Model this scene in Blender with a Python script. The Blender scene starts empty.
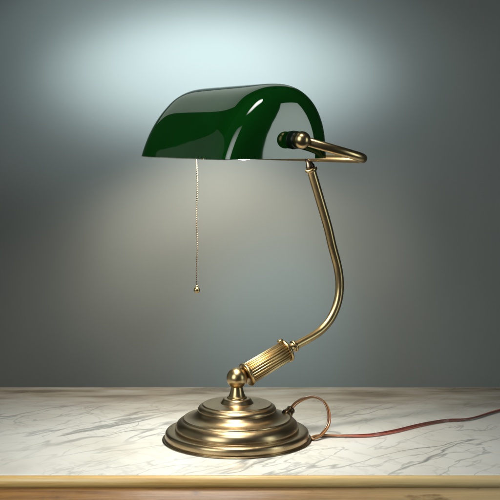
import bpy, bmesh, math, random
from mathutils import Vector, Matrix
R = math.radians
random.seed(4)
scene = bpy.context.scene
C = scene.collection

# ------------------------------------------------------------------ camera
cam_d = bpy.data.cameras.new('camera'); cam = bpy.data.objects.new('camera', cam_d); C.objects.link(cam)
cam.location = (0.01518, -1.37824, 0.35507); cam.rotation_euler = (R(90), 0, 0)
cam_d.sensor_width = 36; cam_d.lens = 84.96; cam_d.shift_y = -0.23
cam_d.clip_start = 0.05; cam_d.clip_end = 50
scene.camera = cam
scene.render.resolution_x = 1024; scene.render.resolution_y = 1024

# ------------------------------------------------------------------ world
w = bpy.data.worlds.new('World'); scene.world = w; w.use_nodes = True
w.node_tree.nodes['Background'].inputs['Color'].default_value = (0.55, 0.62, 0.66, 1)
w.node_tree.nodes['Background'].inputs['Strength'].default_value = 0.04
scene.view_settings.view_transform = 'Standard'; scene.view_settings.look = 'None'
scene.view_settings.exposure = 0.0; scene.view_settings.gamma = 1.0

# ------------------------------------------------------------------ lights: softboxes, and helper spots added for table and wall glow
def aim(o, target):
    o.rotation_euler = (Vector(target) - o.location).to_track_quat('-Z', 'Y').to_euler()
def area(name, loc, target, sx, sy, power, col, spread=180):
    l = bpy.data.lights.new(name, 'AREA'); l.shape = 'RECTANGLE'; l.size = sx; l.size_y = sy
    l.energy = power; l.color = col; l.spread = R(spread)
    o = bpy.data.objects.new(name, l); C.objects.link(o); o.location = loc; aim(o, target); return o
def spot(name, loc, target, angle, power, col, scale=(1, 1, 1), blend=1.0, radius=0.05):
    l = bpy.data.lights.new(name, 'SPOT'); l.energy = power; l.color = col; l.spot_size = R(angle)
    l.spot_blend = blend; l.shadow_soft_size = radius
    o = bpy.data.objects.new(name, l); C.objects.link(o); o.location = loc; aim(o, target); o.scale = scale; return o
area('softbox_right', (1.23, -0.63, 0.40), (0.0, 0, 0.36), 0.27, 0.80, 0.82, (0.86, 1.0, 0.95), 100)
area('softbox_left', (-0.84, -1.10, 0.80), (0, 0, 0.34), 0.85, 1.35, 2.4, (0.92, 1.0, 0.97), 60)
area('softbox_back', (-0.15, 0.80, 0.835), (-0.10, 0.0, 0.42), 0.90, 0.44, 0.32, (0.88, 1.0, 0.90), 120)
area('side_reflection_light', (-1.25, 0.35, 0.42), (0, 0.1, 0.36), 1.3, 1.25, 0.35, (0.85, 1.0, 0.90), 110)  # added panel, gives the shade's lower front a dim reflection
spot('table_spot', (-0.18, -0.80, 1.60), (-0.06, -0.07, 0.0), 19, 128, (1.0, 1.0, 0.98), (2.2, 1, 1), radius=0.42)  # added key light that brightens the marble
spot('wall_spot_cool', (-0.05, 0.26, 0.74), (-0.05, 0.86, 0.472), 25, 45, (0.84, 0.97, 1.0), (2.7, 1, 1))
spot('wall_spot_wide', (-0.10, 0.24, 0.88), (-0.10, 0.86, 0.50), 40, 20, (0.78, 0.95, 1.0), (2.3, 1, 1))
spot('wall_spot_warm', (-0.04, 0.64, 0.405), (-0.04, 0.70, 0.18), 124, 6.4, (1.0, 0.88, 0.70), (1, 1, 1), blend=0.75, radius=0.012)  # added, hidden behind the shade; stands in for bulb light on the wall
spot('wall_spot_warm_low', (-0.16, 0.42, 0.56), (-0.15, 0.86, 0.11), 32, 5.0, (1.0, 0.90, 0.72), (1.2, 1, 1))  # extra light added for the warm glow on the left of the wall
spot('wall_spot_warm_right', (0.26, 0.42, 0.60), (0.20, 0.86, 0.17), 28, 3.5, (1.0, 0.93, 0.78), (1.2, 1, 1))  # extra light added for the faint warm glow on the right
spot('wall_spot_blue_low', (0.08, 0.44, 0.50), (0.06, 0.86, -0.01), 28, 10, (0.55, 0.88, 1.0), (1.3, 1, 1))  # added light for the bluish pool low on the wall

# ------------------------------------------------------------------ material helpers
def mat(name):
    m = bpy.data.materials.new(name); m.use_nodes = True
    nt = m.node_tree; return m, nt, nt.nodes['Principled BSDF']
def N(nt, typ, **kw):
    n = nt.nodes.new(typ)
    for k, v in kw.items():
        if k in n.inputs: n.inputs[k].default_value = v
        else: setattr(n, k, v)
    return n
def L(nt, a, b): nt.links.new(a, b)
def ramp(nt, stops, fac=None):
    r = nt.nodes.new('ShaderNodeValToRGB'); e = r.color_ramp.elements
    while len(e) < len(stops): e.new(0.5)
    for i, (p, c) in enumerate(stops):
        e[i].position = p; e[i].color = (*c, 1) if len(c) == 3 else c
    if fac is not None: L(nt, fac, r.inputs['Fac'])
    return r

def brass_mat(name, c0, c1, c2, rough=0.27, turned=False):
    m, nt, p = mat(name)
    tc = N(nt, 'ShaderNodeTexCoord')
    n1 = N(nt, 'ShaderNodeTexNoise', Scale=14.0, Detail=3.0, Roughness=0.5); L(nt, tc.outputs['Object'], n1.inputs['Vector'])
    r1 = ramp(nt, [(0.25, c0), (0.5, c1), (0.75, c2)], n1.outputs['Fac'])
    L(nt, r1.outputs['Color'], p.inputs['Base Color'])
    p.inputs['Metallic'].default_value = 1.0
    n2 = N(nt, 'ShaderNodeTexNoise', Scale=160.0, Detail=4.0); L(nt, tc.outputs['Object'], n2.inputs['Vector'])
    mr = N(nt, 'ShaderNodeMapRange'); mr.inputs['To Min'].default_value = rough - 0.03; mr.inputs['To Max'].default_value = rough + 0.05
    L(nt, n2.outputs['Fac'], mr.inputs['Value']); L(nt, mr.outputs['Result'], p.inputs['Roughness'])
    bp = N(nt, 'ShaderNodeBump', Strength=0.03, Distance=0.0005); n3 = N(nt, 'ShaderNodeTexNoise', Scale=420.0, Detail=3.0)
    L(nt, tc.outputs['Object'], n3.inputs['Vector']); L(nt, n3.outputs['Fac'], bp.inputs['Height'])
    if turned:      # fine concentric lines left by the lathe
        sp = N(nt, 'ShaderNodeSeparateXYZ'); L(nt, tc.outputs['Object'], sp.inputs[0])
        cb = N(nt, 'ShaderNodeCombineXYZ'); L(nt, sp.outputs['X'], cb.inputs['X']); L(nt, sp.outputs['Y'], cb.inputs['Y'])
        ln = N(nt, 'ShaderNodeVectorMath', operation='LENGTH'); L(nt, cb.outputs[0], ln.inputs[0])
        c2_ = N(nt, 'ShaderNodeCombineXYZ'); L(nt, ln.outputs['Value'], c2_.inputs['X']); L(nt, sp.outputs['Z'], c2_.inputs['Y'])
        n4 = N(nt, 'ShaderNodeTexNoise', Scale=1500.0, Detail=2.0); L(nt, c2_.outputs[0], n4.inputs['Vector'])
        b2 = N(nt, 'ShaderNodeBump', Strength=0.05, Distance=0.0003); L(nt, n4.outputs['Fac'], b2.inputs['Height']); L(nt, bp.outputs['Normal'], b2.inputs['Normal']); bp = b2
    L(nt, bp.outputs['Normal'], p.inputs['Normal'])
    return m
M_brass = brass_mat('antique_brass', (0.30, 0.215, 0.12), (0.42, 0.31, 0.175), (0.50, 0.375, 0.22), 0.28, True)
M_brass2 = brass_mat('aged_brass', (0.37, 0.265, 0.13), (0.47, 0.345, 0.175), (0.54, 0.405, 0.215), 0.28)
M_bronze = brass_mat('dark_bronze', (0.09, 0.06, 0.035), (0.15, 0.105, 0.06), (0.22, 0.16, 0.09), 0.3)
M_dark = brass_mat('dark_metal', (0.03, 0.025, 0.018), (0.05, 0.04, 0.03), (0.08, 0.06, 0.04), 0.35)

def glass_mat():
    m, nt, p = mat('green_cased_glass')
    tc = N(nt, 'ShaderNodeTexCoord')
    n1 = N(nt, 'ShaderNodeTexNoise', Scale=9.0, Detail=3.0); L(nt, tc.outputs['Object'], n1.inputs['Vector'])
    r1 = ramp(nt, [(0.3, (0.0007, 0.026, 0.0014)), (0.7, (0.001, 0.043, 0.003))], n1.outputs['Fac'])
    L(nt, r1.outputs['Color'], p.inputs['Base Color'])
    p.inputs['Roughness'].default_value = 0.03; p.inputs['IOR'].default_value = 1.6
    p.inputs['Specular IOR Level'].default_value = 0.5
    rn = N(nt, 'ShaderNodeTexNoise', Scale=26.0, Detail=2.0); L(nt, tc.outputs['Object'], rn.inputs['Vector'])
    bp = N(nt, 'ShaderNodeBump', Strength=0.06, Distance=0.0010); L(nt, rn.outputs['Fac'], bp.inputs['Height']); L(nt, bp.outputs['Normal'], p.inputs['Normal'])
    return m
M_green = glass_mat()
m, nt, p = mat('opal_white_glass'); M_opal = m
p.inputs['Base Color'].default_value = (0.80, 0.80, 0.74, 1); p.inputs['Roughness'].default_value = 0.15
m, nt, p = mat('black_green_washer'); M_boss = m
p.inputs['Base Color'].default_value = (0.003, 0.007, 0.004, 1); p.inputs['Roughness'].default_value = 0.30
m, nt, p = mat('lit_bulb_glass'); M_bulb = m
p.inputs['Base Color'].default_value = (0.9, 0.9, 0.85, 1)
p.inputs['Emission Color'].default_value = (1.0, 0.93, 0.80, 1); p.inputs['Emission Strength'].default_value = 1.2
m, nt, p = mat('felt_pad'); M_felt = m
p.inputs['Base Color'].default_value = (0.02, 0.03, 0.02, 1); p.inputs['Roughness'].default_value = 0.95

def cord_mat(name, near, far, tr):
    m, nt, p = mat(name)
    tc = N(nt, 'ShaderNodeTexCoord'); sx = N(nt, 'ShaderNodeSeparateXYZ'); L(nt, tc.outputs['Object'], sx.inputs[0])
    mr = N(nt, 'ShaderNodeMapRange'); mr.inputs['From Min'].default_value = 0.105; mr.inputs['From Max'].default_value = 0.24
    L(nt, sx.outputs['X'], mr.inputs['Value'])
    r = ramp(nt, [(0.0, near), (0.25, tr), (0.75, tr), (1.0, far)], mr.outputs['Result'])
    L(nt, r.outputs['Color'], p.inputs['Base Color'])
    p.inputs['Roughness'].default_value = 0.22; p.inputs['Coat Weight'].default_value = 0.8; p.inputs['Coat Roughness'].default_value = 0.08
    p.inputs['Subsurface Weight'].default_value = 0.15; p.inputs['Subsurface Scale'].default_value = 0.002
    return m
M_cord1 = cord_mat('cord_amber', (0.12, 0.050, 0.014), (0.10, 0.032, 0.022), (0.16, 0.032, 0.022))
M_cord2 = cord_mat('cord_copper', (0.30, 0.14, 0.045), (0.26, 0.08, 0.05), (0.42, 0.12, 0.08))

def marble_mat():
    m, nt, p = mat('veined_white_marble')
    tc = N(nt, 'ShaderNodeTexCoord')
    def warp(scale, amt, src):
        n = N(nt, 'ShaderNodeTexNoise', Scale=scale, Detail=2.5, Roughness=0.5); L(nt, src, n.inputs['Vector'])
        s = N(nt, 'ShaderNodeVectorMath', operation='SUBTRACT'); L(nt, n.outputs['Color'], s.inputs[0]); s.inputs[1].default_value = (.5, .5, .5)
        k = N(nt, 'ShaderNodeVectorMath', operation='SCALE'); L(nt, s.outputs[0], k.inputs[0]); k.inputs['Scale'].default_value = amt
        a = N(nt, 'ShaderNodeVectorMath', operation='ADD'); L(nt, src, a.inputs[0]); L(nt, k.outputs[0], a.inputs[1]); return a.outputs[0]
    def veins(rot, scale, wscale, wamt, width, stretch, off):
        m0 = N(nt, 'ShaderNodeMapping'); m0.inputs['Rotation'].default_value = (0, 0, R(-rot))
        L(nt, warp(wscale, wamt, tc.outputs['Object']), m0.inputs['Vector'])
        mp = N(nt, 'ShaderNodeMapping'); mp.inputs['Scale'].default_value = (scale, scale * stretch, scale)
        mp.inputs['Location'].default_value = off
        L(nt, m0.outputs[0], mp.inputs['Vector'])
        n = N(nt, 'ShaderNodeTexNoise', Scale=1.0, Detail=4.0, Roughness=0.5); L(nt, mp.outputs[0], n.inputs['Vector'])
        s = N(nt, 'ShaderNodeMath', operation='SUBTRACT'); L(nt, n.outputs['Fac'], s.inputs[0]); s.inputs[1].default_value = 0.5
        ab = N(nt, 'ShaderNodeMath', operation='ABSOLUTE'); L(nt, s.outputs[0], ab.inputs[0])
        r = ramp(nt, [(0.0, (1, 1, 1)), (width, (0, 0, 0))], ab.outputs[0]); r.color_ramp.interpolation = 'EASE'
        return r.outputs['Color']
    v1 = veins(42, 1.7, 11.0, 0.045, 0.013, 5.0, (3.1, 1.7, 0))
    v2 = veins(48, 6.0, 20.0, 0.016, 0.016, 3.5, (0.3, 5.2, 0))
    v3 = veins(-35, 15.0, 22.0, 0.010, 0.030, 1.8, (7.3, 0.2, 0))
    # masks so that the veins come and go
    mk = N(nt, 'ShaderNodeTexNoise', Scale=6.0, Detail=3.0); L(nt, tc.outputs['Object'], mk.inputs['Vector'])
    mkr = ramp(nt, [(0.38, (0.15,) * 3), (0.62, (1,) * 3)], mk.outputs['Fac'])
    # cloudy ground
    cl = N(nt, 'ShaderNodeTexNoise', Scale=10.0, Detail=4.0, Roughness=0.5); L(nt, warp(6.0, 0.03, tc.outputs['Object']), cl.inputs['Vector'])
    base = ramp(nt, [(0.25, (0.66, 0.63, 0.56)), (0.5, (0.78, 0.77, 0.72)), (0.75, (0.83, 0.83, 0.80))], cl.outputs['Fac'])
    def mix(col, other, fac, k):
        f = N(nt, 'ShaderNodeMath', operation='MULTIPLY'); L(nt, fac, f.inputs[0]); f.inputs[1].default_value = k
        g = N(nt, 'ShaderNodeMath', operation='MULTIPLY'); L(nt, f.outputs[0], g.inputs[0]); L(nt, mkr.outputs['Color'], g.inputs[1])
        x = N(nt, 'ShaderNodeMix', data_type='RGBA'); L(nt, g.outputs[0], x.inputs['Factor'])
        L(nt, col, x.inputs['A']); x.inputs['B'].default_value = (*other, 1); return x.outputs['Result']
    c = mix(base.outputs['Color'], (0.16, 0.165, 0.165), v1, 0.75)
    c = mix(c, (0.27, 0.28, 0.275), v2, 0.6)
    c = mix(c, (0.42, 0.41, 0.38), v3, 0.35)
    # brown-grey colour band towards the back of the slab
    sx = N(nt, 'ShaderNodeSeparateXYZ'); L(nt, warp(9.0, 0.05, tc.outputs['Object']), sx.inputs[0])
    br = N(nt, 'ShaderNodeMapRange', interpolation_type='SMOOTHSTEP'); br.inputs['From Min'].default_value = 0.06; br.inputs['From Max'].default_value = 0.26
    L(nt, sx.outputs['Y'], br.inputs['Value'])
    bn = N(nt, 'ShaderNodeTexNoise', Scale=20.0, Detail=3.0, Roughness=0.5)
    bm_ = N(nt, 'ShaderNodeMapping'); bm_.inputs['Scale'].default_value = (0.45, 1.6, 1); L(nt, tc.outputs['Object'], bm_.inputs['Vector']); L(nt, bm_.outputs[0], bn.inputs['Vector'])
    bc = ramp(nt, [(0.36, (0.24, 0.16, 0.09)), (0.5, (0.47, 0.38, 0.27)), (0.66, (0.62, 0.56, 0.46))], bn.outputs['Fac'])
    xm = N(nt, 'ShaderNodeMix', data_type='RGBA'); fm = N(nt, 'ShaderNodeMath', operation='MULTIPLY'); L(nt, br.outputs[0], fm.inputs[0]); fm.inputs[1].default_value = 0.9
    L(nt, fm.outputs[0], xm.inputs['Factor']); L(nt, c, xm.inputs['A']); L(nt, bc.outputs['Color'], xm.inputs['B'])
    L(nt, xm.outputs['Result'], p.inputs['Base Color'])
    rn = N(nt, 'ShaderNodeTexNoise', Scale=12.0, Detail=1.0); L(nt, tc.outputs['Object'], rn.inputs['Vector'])
    rr = N(nt, 'ShaderNodeMapRange'); rr.inputs['To Min'].default_value = 0.20; rr.inputs['To Max'].default_value = 0.26
    L(nt, rn.outputs['Fac'], rr.inputs['Value']); L(nt, rr.outputs['Result'], p.inputs['Roughness'])
    return m
M_marble = marble_mat()

def wood_mat(name, cols, knots=0.0):
    m, nt, p = mat(name)
    tc = N(nt, 'ShaderNodeTexCoord'); mp = N(nt, 'ShaderNodeMapping'); mp.inputs['Scale'].default_value = (3.5, 130, 130); L(nt, tc.outputs['Object'], mp.inputs['Vector'])
    n = N(nt, 'ShaderNodeTexNoise', Scale=1.6, Detail=9.0, Roughness=0.72, Distortion=0.5); L(nt, mp.outputs[0], n.inputs['Vector'])
    r = ramp(nt, [(0.28, cols[0]), (0.5, cols[1]), (0.72, cols[2])], n.outputs['Fac'])
    col = r.outputs['Color']
    # base colour mixes to a paler tone towards the right
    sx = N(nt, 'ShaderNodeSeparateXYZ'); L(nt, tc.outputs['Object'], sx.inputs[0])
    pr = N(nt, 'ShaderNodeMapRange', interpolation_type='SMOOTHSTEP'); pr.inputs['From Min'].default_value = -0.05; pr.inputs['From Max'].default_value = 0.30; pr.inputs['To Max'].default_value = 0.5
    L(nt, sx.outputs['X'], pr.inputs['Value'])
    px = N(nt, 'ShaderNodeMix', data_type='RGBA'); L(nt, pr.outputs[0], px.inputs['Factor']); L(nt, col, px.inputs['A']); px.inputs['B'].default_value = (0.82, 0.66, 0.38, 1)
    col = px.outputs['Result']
    if knots:
        mk = N(nt, 'ShaderNodeMapping'); mk.inputs['Scale'].default_value = (16, 55, 55); L(nt, tc.outputs['Object'], mk.inputs['Vector'])
        k = N(nt, 'ShaderNodeTexNoise', Scale=1.0, Detail=4.0, Roughness=0.6); L(nt, mk.outputs[0], k.inputs['Vector'])
        kr = ramp(nt, [(0.60, (0, 0, 0)), (0.72, (knots,) * 3)], k.outputs['Fac'])
        x = N(nt, 'ShaderNodeMix', data_type='RGBA'); L(nt, kr.outputs['Color'], x.inputs['Factor']); L(nt, col, x.inputs['A']); x.inputs['B'].default_value = (0.10, 0.045, 0.012, 1)
        col = x.outputs['Result']
    L(nt, col, p.inputs['Base Color'])
    p.inputs['Roughness'].default_value = 0.38
    p.inputs['Coat Weight'].default_value = 0.3; p.inputs['Coat Roughness'].default_value = 0.2
    bp = N(nt, 'ShaderNodeBump', Strength=0.35, Distance=0.001); L(nt, n.outputs['Fac'], bp.inputs['Height'])
    dn = N(nt, 'ShaderNodeTexNoise', Scale=38.0, Detail=3.0); L(nt, tc.outputs['Object'], dn.inputs['Vector'])
    b0 = N(nt, 'ShaderNodeBump', Strength=0.35, Distance=0.003); L(nt, dn.outputs['Fac'], b0.inputs['Height']); L(nt, b0.outputs['Normal'], bp.inputs['Normal']); L(nt, bp.outputs['Normal'], p.inputs['Normal'])
    return m
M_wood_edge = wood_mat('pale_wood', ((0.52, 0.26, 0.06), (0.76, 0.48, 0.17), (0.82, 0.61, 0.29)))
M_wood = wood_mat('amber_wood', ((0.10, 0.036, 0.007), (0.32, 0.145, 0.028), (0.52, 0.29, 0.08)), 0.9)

def wall_mat():
    m, nt, p = mat('painted_wall')
    tc = N(nt, 'ShaderNodeTexCoord')
    n = N(nt, 'ShaderNodeTexNoise', Scale=1.8, Detail=3.0, Roughness=0.5); L(nt, tc.outputs['Object'], n.inputs['Vector'])
    r = ramp(nt, [(0.3, (0.180, 0.200, 0.198)), (0.7, (0.238, 0.256, 0.250))], n.outputs['Fac'])
    L(nt, r.outputs['Color'], p.inputs['Base Color']); p.inputs['Roughness'].default_value = 0.85
    p.inputs['Specular IOR Level'].default_value = 0.15
    n2 = N(nt, 'ShaderNodeTexNoise', Scale=260.0, Detail=3.0); L(nt, tc.outputs['Object'], n2.inputs['Vector'])
    bp = N(nt, 'ShaderNodeBump', Strength=0.08, Distance=0.001); L(nt, n2.outputs['Fac'], bp.inputs['Height']); L(nt, bp.outputs['Normal'], p.inputs['Normal'])
    return m
M_wall = wall_mat()

# ------------------------------------------------------------------ mesh helpers
def obj(name, bm, mats, parent=None, smooth=True):
    me = bpy.data.meshes.new(name)
    bmesh.ops.recalc_face_normals(bm, faces=bm.faces[:])
    bm.to_mesh(me); bm.free()
    for f in me.polygons: f.use_smooth = smooth
    for m_ in (mats if isinstance(mats, (list, tuple)) else [mats]): me.materials.append(m_)
    o = bpy.data.objects.new(name, me); C.objects.link(o)
    if parent: o.parent = parent
    return o
def basis(direction):
    z = Vector(direction).normalized(); x = Vector((0, 0, 1)).cross(z)
    if x.length < 1e-4: x = Vector((1, 0, 0))
    x.normalize(); y = z.cross(x)
    return Matrix((x, y, z)).transposed()
def lathe(bm, prof, origin=(0, 0, 0), direction=(0, 0, 1), seg=64, flute=None):
    """prof: (radius, height) pairs; flute(i, angle, r) may change the radius"""
    B = basis(direction); O = Vector(origin); rings = []
    for i, (r, h) in enumerate(prof):
        if r < 1e-6: rings.append([bm.verts.new(O + B @ Vector((0, 0, h)))]); continue
        ring = []
        for k in range(seg):
            t = 2 * math.pi * k / seg; rr = flute(i, t, r) if flute else r
            ring.append(bm.verts.new(O + B @ Vector((rr * math.cos(t), rr * math.sin(t), h))))
        rings.append(ring)
    for a_, b_ in zip(rings, rings[1:]):
        for k in range(seg):
            k2 = (k + 1) % seg
            if len(a_) == 1 and len(b_) == 1: continue
            if len(a_) == 1: bm.faces.new((a_[0], b_[k], b_[k2]))
            elif len(b_) == 1: bm.faces.new((a_[k], a_[k2], b_[0]))
            else: bm.faces.new((a_[k], a_[k2], b_[k2], b_[k]))
def smooth_prof(pts, n=6):
    return [tuple(v) for v in catmull([Vector((x, y, 0)) for x, y in pts], n, two=True)]
def catmull(P, n=8, two=False):
    P = [Vector(p) for p in P]; out = []
    Q = [P[0] * 2 - P[1]] + P + [P[-1] * 2 - P[-2]]
    for i in range(1, len(Q) - 2):
        p0, p1, p2, p3 = Q[i - 1:i + 3]
        for k in range(n):
            t = k / n
            out.append(0.5 * ((2 * p1) + (p2 - p0) * t + (2 * p0 - 5 * p1 + 4 * p2 - p3) * t * t + (3 * p1 - p0 - 3 * p2 + p3) * t ** 3))
    out.append(P[-1])
    return [(v.x, v.y) for v in out] if two else out
def fillet(P, r, n=8):
    P = [Vector(p) for p in P]; out = [P[0]]
    for i in range(1, len(P) - 1):
        a_ = (P[i - 1] - P[i]).normalized() * r; b_ = (P[i + 1] - P[i]).normalized() * r
        for k in range(n + 1):
            t = k / n; out.append((P[i] + a_) * (1 - t) ** 2 + P[i] * 2 * t * (1 - t) + (P[i] + b_) * t * t)
    return out + [P[-1]]
def tube(bm, pts, rad, seg=20, off=(0, 0), mi=0, twist=0.0):
    pts = [Vector(p) for p in pts]; prev = None; rings = []
    for i, p_ in enumerate(pts):
        t = (pts[min(i + 1, len(pts) - 1)] - pts[max(i - 1, 0)]).normalized()
        if prev is None:
            u = Vector((0, 0, 1)).cross(t)
            if u.length < 1e-3: u = Vector((1, 0, 0))
        else: u = prev - t * prev.dot(t)
        u.normalize(); prev = u; v = t.cross(u); tw = twist * i; c = p_ + (u * math.cos(tw) + v * math.sin(tw)) * off[0] + v * off[1]
        rr = rad[i] if isinstance(rad, (list, tuple)) else rad
        rings.append([bm.verts.new(c + (u * math.cos(2 * math.pi * k / seg) + v * math.sin(2 * math.pi * k / seg)) * rr) for k in range(seg)])
    fs = []
    for a_, b_ in zip(rings, rings[1:]):
        for k in range(seg):
            k2 = (k + 1) % seg; fs.append(bm.faces.new((a_[k], a_[k2], b_[k2], b_[k])))
    fs.append(bm.faces.new(rings[0][::-1])); fs.append(bm.faces.new(rings[-1]))
    for f in fs: f.material_index = mi
def ball(bm, c, r, seg=40):
    bmesh.ops.create_uvsphere(bm, u_segments=seg, v_segments=seg // 2, radius=r, matrix=Matrix.Translation(Vector(c)))
def rounded_box_profile(bm, prof_yz, x0, x1, nx=2):
    rings = []
    for i in range(nx):
        x = x0 + (x1 - x0) * i / (nx - 1); rings.append([bm.verts.new((x, y, z)) for y, z in prof_yz])
    n = len(prof_yz)
    for a_, b_ in zip(rings, rings[1:]):
        for k in range(n): bm.faces.new((a_[k], a_[(k + 1) % n], b_[(k + 1) % n], b_[k]))
    bm.faces.new(rings[0]); bm.faces.new(rings[-1][::-1])

# lamp axes: AL runs along the shade, AB runs from its front to its back
TH = R(30); AL = Vector((-math.sin(TH), math.cos(TH), 0)); AB = Vector((math.cos(TH), math.sin(TH), 0))
def P(s, l, z): return AB * s + AL * l + Vector((0, 0, z))

# ------------------------------------------------------------------ wall
bm = bmesh.new()
v = [bm.verts.new(q) for q in ((-2.5, 0.86, -1.0), (2.5, 0.86, -1.0), (2.5, 0.86, 2.2), (-2.5, 0.86, 2.2),
                               (-2.5, 0.96, -1.0), (2.5, 0.96, -1.0), (2.5, 0.96, 2.2), (-2.5, 0.96, 2.2))]
for f in ((0, 1, 2, 3), (7, 6, 5, 4), (0, 4, 5, 1), (3, 2, 6, 7), (0, 3, 7, 4), (1, 5, 6, 2)): bm.faces.new([v[i] for i in f])
o = obj('wall', bm, M_wall, smooth=False); o['kind'] = 'structure'

# ------------------------------------------------------------------ table
table = bpy.data.objects.new('table', None); C.objects.link(table)
table['label'] = 'wooden table with a veined white marble top under the brass lamp'; table['category'] = 'table'
def arc(cy, cz, r, a0, a1, n=8): return [(cy + r * math.cos(R(a0 + (a1 - a0) * k / n)), cz + r * math.sin(R(a0 + (a1 - a0) * k / n))) for k in range(n + 1)]
bm = bmesh.new()
rounded_box_profile(bm, [(-0.144, -0.02), (0.2844, -0.02)] + arc(0.2824, -0.002, 0.002, 0, 90, 4) + arc(-0.1425, -0.0015, 0.0015, 90, 180, 4), -0.75, 0.75)
obj('marble_top', bm, M_marble, table)
bm = bmesh.new()   # rounded front moulding
rounded_box_profile(bm, [(-0.1442, -0.0128)] + [(-0.1442, -0.0008)] + [(-0.1475 - 0.0042 * math.sin(R(q)), -0.0068 + 0.0060 * math.cos(R(q))) for q in range(0, 181, 12)], -0.75, 0.75)
obj('edge_moulding', bm, M_wood_edge, table)
bm = bmesh.new()   # apron below it
rounded_box_profile(bm, [(-0.1455, -0.0129), (-0.1488, -0.0129)] + arc(-0.1455, -0.0872, 0.0028, 180, 270, 5) + [(-0.125, -0.090), (-0.125, -0.0218), (-0.1443, -0.0218), (-0.1443, -0.0129)], -0.745, 0.745)
obj('apron', bm, M_wood, table)
bm = bmesh.new()
rounded_box_profile(bm, [(-0.123, -0.022), (0.27, -0.022), (0.27, -0.088), (-0.123, -0.088)], -0.74, 0.74)
obj('table_frame', bm, M_wood, table, smooth=False)

# ------------------------------------------------------------------ lamp
lamp = bpy.data.objects.new('desk_lamp', None); C.objects.link(lamp)
lamp['label'] = 'brass banker lamp with green glass shade standing on the marble table'; lamp['category'] = 'lamp'

# base: stepped disc
k = 0.001168
prof = [(0, 0.0), (71.5, 0.0), (73.6, 0.5), (74.3, 1.8), (74.5, 4.0), (74.3, 6.2), (73.4, 7.9), (71.8, 8.8), (69.0, 9.1), (66.0, 9.1), (64.3, 9.0),
        (63.8, 9.3), (63.9, 10.4), (63.7, 12.2), (63.0, 14.3), (61.8, 16.3), (60.0, 18.0), (58.0, 19.2), (56.6, 19.7), (56.0, 20.1), (55.7, 21.0), (55.1, 21.5), (54.0, 21.4),
        (52.0, 21.3), (49.0, 21.9), (46.0, 23.0), (43.5, 24.6), (41.6, 26.4), (40.6, 27.7), (40.2, 28.0), (40.1, 28.4), (40.6, 29.0), (40.5, 30.3), (39.6, 31.8), (38.0, 33.0), (36.4, 33.6), (35.9, 33.9), (35.6, 34.6), (35.0, 35.0),
        (33.8, 34.9), (30.0, 34.7), (26.0, 34.8), (22.0, 35.0), (18.5, 35.3), (17.2, 35.5), (16.8, 35.9), (15.8, 37.4), (14.6, 39.4), (13.6, 40.2), (12.6, 40.5), (10.0, 40.6), (0, 40.6)]
bm = bmesh.new(); lathe(bm, [(r * k * 0.965, h * k + 0.0008) for r, h in smooth_prof(prof, 3)], seg=160)
base = obj('base', bm, M_brass, lamp)
bm = bmesh.new(); lathe(bm, [(0, 0.0001), (0.081, 0.0001), (0.081, 0.0007), (0, 0.0007)], seg=96); obj('felt_pad', bm, M_felt, base)
# neck and ball joint
bm = bmesh.new()
prof = [(0, 40.2), (9.4, 40.2), (10.0, 41.0), (9.7, 42.2), (8.6, 42.9), (8.2, 43.6), (7.2, 46.0), (6.4, 49.0), (5.6, 52.5), (6.0, 54.2), (4, 55.5), (0, 56)]
lathe(bm, [(max(r, 0) * k, h * k) for r, h in smooth_prof(prof, 4)], seg=48)
bj = obj('neck', bm, M_brass2, lamp)
bm = bmesh.new(); ball(bm, (0, 0, 0.0712), 0.0123, 48)
obj('ball_joint', bm, M_brass2, lamp)

# fluted sleeve
p0 = P(0.0125, 0, 0.0735); p1 = P(0.0685, 0, 0.0970); ax = (p1 - p0); Ls = ax.length; ax.normalize()
bm = bmesh.new()
NF = 24
def fl(i, t, r): return r * (1 - 0.17 * (0.5 + 0.5 * math.cos(NF * t)) ** 2.0) if 1 < i < 6 else r
lathe(bm, [(0, 0.002), (0.0112, 0.002), (0.0120, 0.0028), (0.0128, 0.004), (0.0128, Ls - 0.004), (0.0120, Ls - 0.0028), (0.0112, Ls - 0.002), (0, Ls - 0.002)], p0, ax, seg=NF * 10, flute=fl)
slv = obj('fluted_sleeve', bm, M_brass2, lamp)
bm = bmesh.new()
lathe(bm, smooth_prof([(0, -0.0012), (0.010, -0.0014), (0.0135, -0.0008), (0.0146, 0.0006), (0.0143, 0.0022), (0.0125, 0.0030), (0, 0.0030)], 4), p0, ax, seg=64)
obj('end_collar', bm, M_brass2, slv)
bm = bmesh.new()
lathe(bm, smooth_prof([(0, Ls - 0.003), (0.0125, Ls - 0.003), (0.0140, Ls - 0.0022), (0.0143, Ls - 0.0006), (0.0132, Ls + 0.0010), (0.0100, Ls + 0.0014), (0, Ls + 0.0014)], 4), p0, ax, seg=64)
obj('end_collar', bm, M_brass2, slv)
up = Vector((0, 0, 1)) - ax * ax.z; up.normalize()
bm = bmesh.new(); lathe(bm, smooth_prof([(0.0022, -0.004), (0.0022, 0.0005), (0.0034, 0.0010), (0.0036, 0.0024), (0.0026, 0.0036), (0, 0.0040)], 4), p0 + ax * (Ls - 0.004) + up * 0.0134, up, seg=24)
obj('thumb_screw', bm, M_brass2, slv)
bm = bmesh.new()
lathe(bm, smooth_prof([(0, Ls), (0.0068, Ls), (0.0066, Ls + 0.0030), (0.0056, Ls + 0.0050), (0.0056, Ls + 0.0090), (0.0072, Ls + 0.0100), (0.0072, Ls + 0.0125), (0.0058, Ls + 0.0136), (0, Ls + 0.0136)], 4), p0, ax, seg=40)
obj('ferrule', bm, M_brass2, slv)

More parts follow.
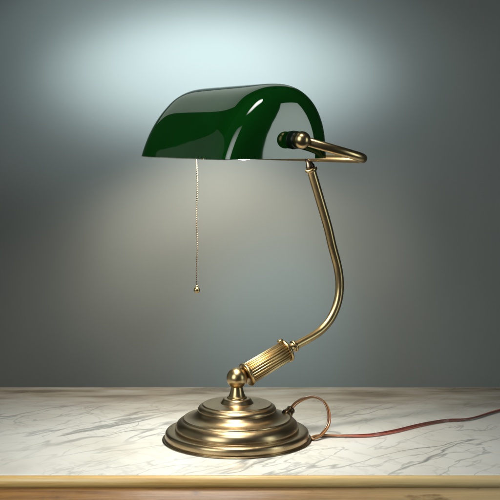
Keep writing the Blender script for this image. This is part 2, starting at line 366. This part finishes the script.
# bent stem
stem_pts = [p0 + ax * (Ls + 0.008), P(0.0900, 0, 0.1053), P(0.1055, 0, 0.1112), P(0.1195, 0, 0.1188), P(0.1320, 0, 0.1308), P(0.1412, 0, 0.1482), P(0.1448, 0, 0.1680),
            P(0.1425, 0, 0.1905), P(0.1336, 0, 0.2200), P(0.1270, 0, 0.2440), P(0.1148, 0, 0.2795), P(0.1025, 0, 0.3145)]
sp_ = catmull(stem_pts, 12); bm = bmesh.new(); tube(bm, sp_, [0.0050 + 0.0006 * i / len(sp_) for i in range(len(sp_))], 28); obj('stem', bm, M_brass2, lamp)
top_dir = (P(0.1025, 0, 0.3145) - P(0.1148, 0, 0.2795)).normalized()
bm = bmesh.new(); lathe(bm, smooth_prof([(0, -0.004), (0.0056, -0.004), (0.0072, -0.0028), (0.0078, -0.0008), (0.0070, 0.0008), (0.0045, 0.0012), (0, 0.0012)], 4), P(0.1026, 0, 0.3143), top_dir, seg=40)
obj('stem_collar', bm, M_brass2, lamp)
bm = bmesh.new(); lathe(bm, [(0, 0), (0.0052, 0), (0.0056, 0.003), (0.0040, 0.006), (0.0040, 0.0135), (0, 0.0135)], P(0.1025, 0, 0.3150), top_dir, seg=24)
obj('swivel_screw', bm, M_dark, lamp)

# yoke
LN, LF = -0.120, 0.138
ZK, SK, ZB, SB = 0.3496, 0.0134, 0.3280, 0.1010
pts = fillet([P(SK, LN, ZK), P(SB, LN, ZB), P(SB, LF, ZB), P(SK, LF, ZK)], 0.017, 12)
def dens(pts, n=5):
    out = []
    for a_, b_ in zip(pts, pts[1:]):
        for i in range(n): out.append(a_.lerp(b_, i / n))
    return out + [pts[-1]]
bm = bmesh.new(); tube(bm, pts, 0.0052, 28); yoke = obj('yoke', bm, M_brass2, lamp)
for l, sg in ((LN, 1), (LF, -1)):
    bm = bmesh.new(); ball(bm, P(SK, l, ZK), 0.0096, 48); kb = obj('ball_knob', bm, M_brass2, yoke)
    bm = bmesh.new(); d = AL * sg
    lathe(bm, smooth_prof([(0, 0.0060), (0.0080, 0.0063), (0.0093, 0.0075), (0.0097, 0.0100), (0.0098, 0.0150), (0.0098, 0.0190), (0, 0.0190)], 4), P(SK, l, ZK), d, seg=40)
    obj('washer', bm, M_boss, kb)

# glass shade
front = -0.0735; back = 0.0680; z0 = 0.3290; lc = 0.0130; hl = 0.1160; sc = 0.000; NS = 8.0
prof = [(front, 0.0), (-0.0690, 0.0130), (-0.0620, 0.0290), (-0.0525, 0.0450), (-0.0405, 0.0600), (-0.0260, 0.0735), (-0.0090, 0.0818), (0.0100, 0.0845),
        (0.0260, 0.0825), (0.0415, 0.0745), (0.0540, 0.0610), (0.0628, 0.0420), (0.0668, 0.0210), (back, 0.0)]
pp = smooth_prof(prof, 7)
def shade_bm():
    bm = bmesh.new(); rings = []
    kc = 0.90; lcap = (1 - kc ** NS) ** (1 / NS)
    half = [(kc * i / 24, (1 - (kc * i / 24) ** NS) ** (1 / NS)) for i in range(24)]
    half += [((1 - (lcap * (1 - i / 50)) ** NS) ** (1 / NS), lcap * (1 - i / 50)) for i in range(51)]
    full = [(kk, -ll) for kk, ll in half] + [(kk, ll) for kk, ll in half[-2::-1]]
    for i, (kk, ll) in enumerate(full):
        if i in (0, len(full) - 1): rings.append([bm.verts.new(P(sc, lc + hl * ll, z0))]); continue
        rings.append([bm.verts.new(P(sc + (s - sc) * kk, lc + hl * ll, z0 + z * kk)) for s, z in pp])
    for a_, b_ in zip(rings, rings[1:]):
        n = max(len(a_), len(b_))
        for q in range(n - 1):
            if len(a_) == 1: bm.faces.new((a_[0], b_[q + 1], b_[q]))
            elif len(b_) == 1: bm.faces.new((a_[q], a_[q + 1], b_[0]))
            else: bm.faces.new((a_[q], a_[q + 1], b_[q + 1], b_[q]))
    return bm
shade = obj('glass_shade', shade_bm(), [M_green, M_opal], lamp)
md = shade.modifiers.new('thickness', 'SOLIDIFY'); md.thickness = 0.0032; md.offset = -1; md.material_offset = 1; md.material_offset_rim = 0
es = shade.modifiers.new('crisp_rim', 'EDGE_SPLIT'); es.split_angle = R(45)

# bulb and socket under the shade
bm = bmesh.new(); bd = -AB
lathe(bm, smooth_prof([(0.0125, 0), (0.0130, 0.005), (0.0175, 0.012), (0.0245, 0.022), (0.0270, 0.034), (0.0240, 0.046), (0.0135, 0.0550), (0, 0.0580)], 6), P(0.045, 0.004, 0.3525), bd, seg=48)
bulb = obj('bulb', bm, M_bulb, lamp)
bm = bmesh.new(); lathe(bm, [(0, -0.016), (0.012, -0.016), (0.015, -0.012), (0.0155, 0.004), (0.014, 0.006), (0, 0.006)], P(0.045, 0.004, 0.3525), bd, seg=36)
sock = obj('socket', bm, M_dark, lamp)
bm = bmesh.new(); tube(bm, fillet([P(0.055, 0.003, 0.350), P(0.060, 0.002, 0.3325), P(0.101, 0, 0.3295)], 0.005, 6), 0.0026, 14); obj('bracket', bm, M_dark, sock)
pl = bpy.data.lights.new('bulb_light', 'POINT'); pl.energy = 3.0; pl.color = (1.0, 0.93, 0.82); pl.shadow_soft_size = 0.02
po = bpy.data.objects.new('bulb_light', pl); C.objects.link(po); po.location = P(-0.02, 0.004, 0.318)

# pull chain
bm = bmesh.new(); cs, cl_ = -0.040, 0.0247; z = 0.3400; rb = 0.00082
while z > 0.1785:
    bmesh.ops.create_icosphere(bm, subdivisions=2, radius=rb, matrix=Matrix.Translation(P(cs + 0.0006 * math.sin(z * 90), cl_, z)))
    z -= 0.0021
tube(bm, [P(cs + 0.0006 * math.sin(q * 90), cl_, q) for q in [0.345 - 0.005 * i for i in range(34)]] + [P(cs, cl_, 0.176)], 0.00022, 6)
chain = obj('pull_chain', bm, M_bronze, lamp)
bm = bmesh.new(); ball(bm, P(cs, cl_, 0.1739), 0.0037, 28); tube(bm, [P(cs, cl_, 0.176), P(cs, cl_, 0.1795)], 0.0013, 12); obj('chain_ball', bm, M_brass2, chain)

# power cord
zc = 0.0023
loop = [(0.0600, 0.0240, 0.0240), (0.0645, 0.0268, 0.0295), (0.0700, 0.0295, 0.0350), (0.0797, 0.0310, 0.0402), (0.0915, 0.0300, 0.0425), (0.1030, 0.0260, 0.0375), (0.1085, 0.0190, 0.0262),
        (0.1070, 0.0100, 0.0140), (0.0985, 0.0000, 0.0050), (0.0905, -0.0085, zc), (0.0872, -0.0068, zc), (0.0905, 0.0005, zc), (0.1000, 0.0060, zc), (0.1130, 0.0066, zc), (0.1266, 0.0064, zc), (0.1562, 0.0085, zc), (0.1879, 0.0273, zc), (0.2219, 0.0564, zc),
        (0.2560, 0.0790, zc), (0.2888, 0.0893, zc), (0.3357, 0.1346, zc), (0.40, 0.182, zc), (0.50, 0.21, zc), (0.62, 0.20, zc)]
cp = catmull(loop, 12)
bm = bmesh.new(); tube(bm, cp, 0.00125, 14, (0.00108, 0), 0, 0.045); tube(bm, cp, 0.00125, 14, (-0.00108, 0), 1, 0.045)
cord = obj('power_cord', bm, [M_cord1, M_cord2], lamp)
bm = bmesh.new(); dr = (Vector(loop[2]) - Vector(loop[0])).normalized()
lathe(bm, [(0, -0.004), (0.0062, -0.004), (0.0066, 0.000), (0.0060, 0.001), (0.0060, 0.0025), (0.0052, 0.0030), (0.0055, 0.0065), (0.0040, 0.0085), (0, 0.0085)], loop[0], dr, seg=24,
      flute=lambda i, t, r: r * (1 + (0.06 * (1 if math.cos(6 * t) > 0 else -1) if i in (1, 2) else 0)))
obj('strain_relief', bm, M_bronze, cord)
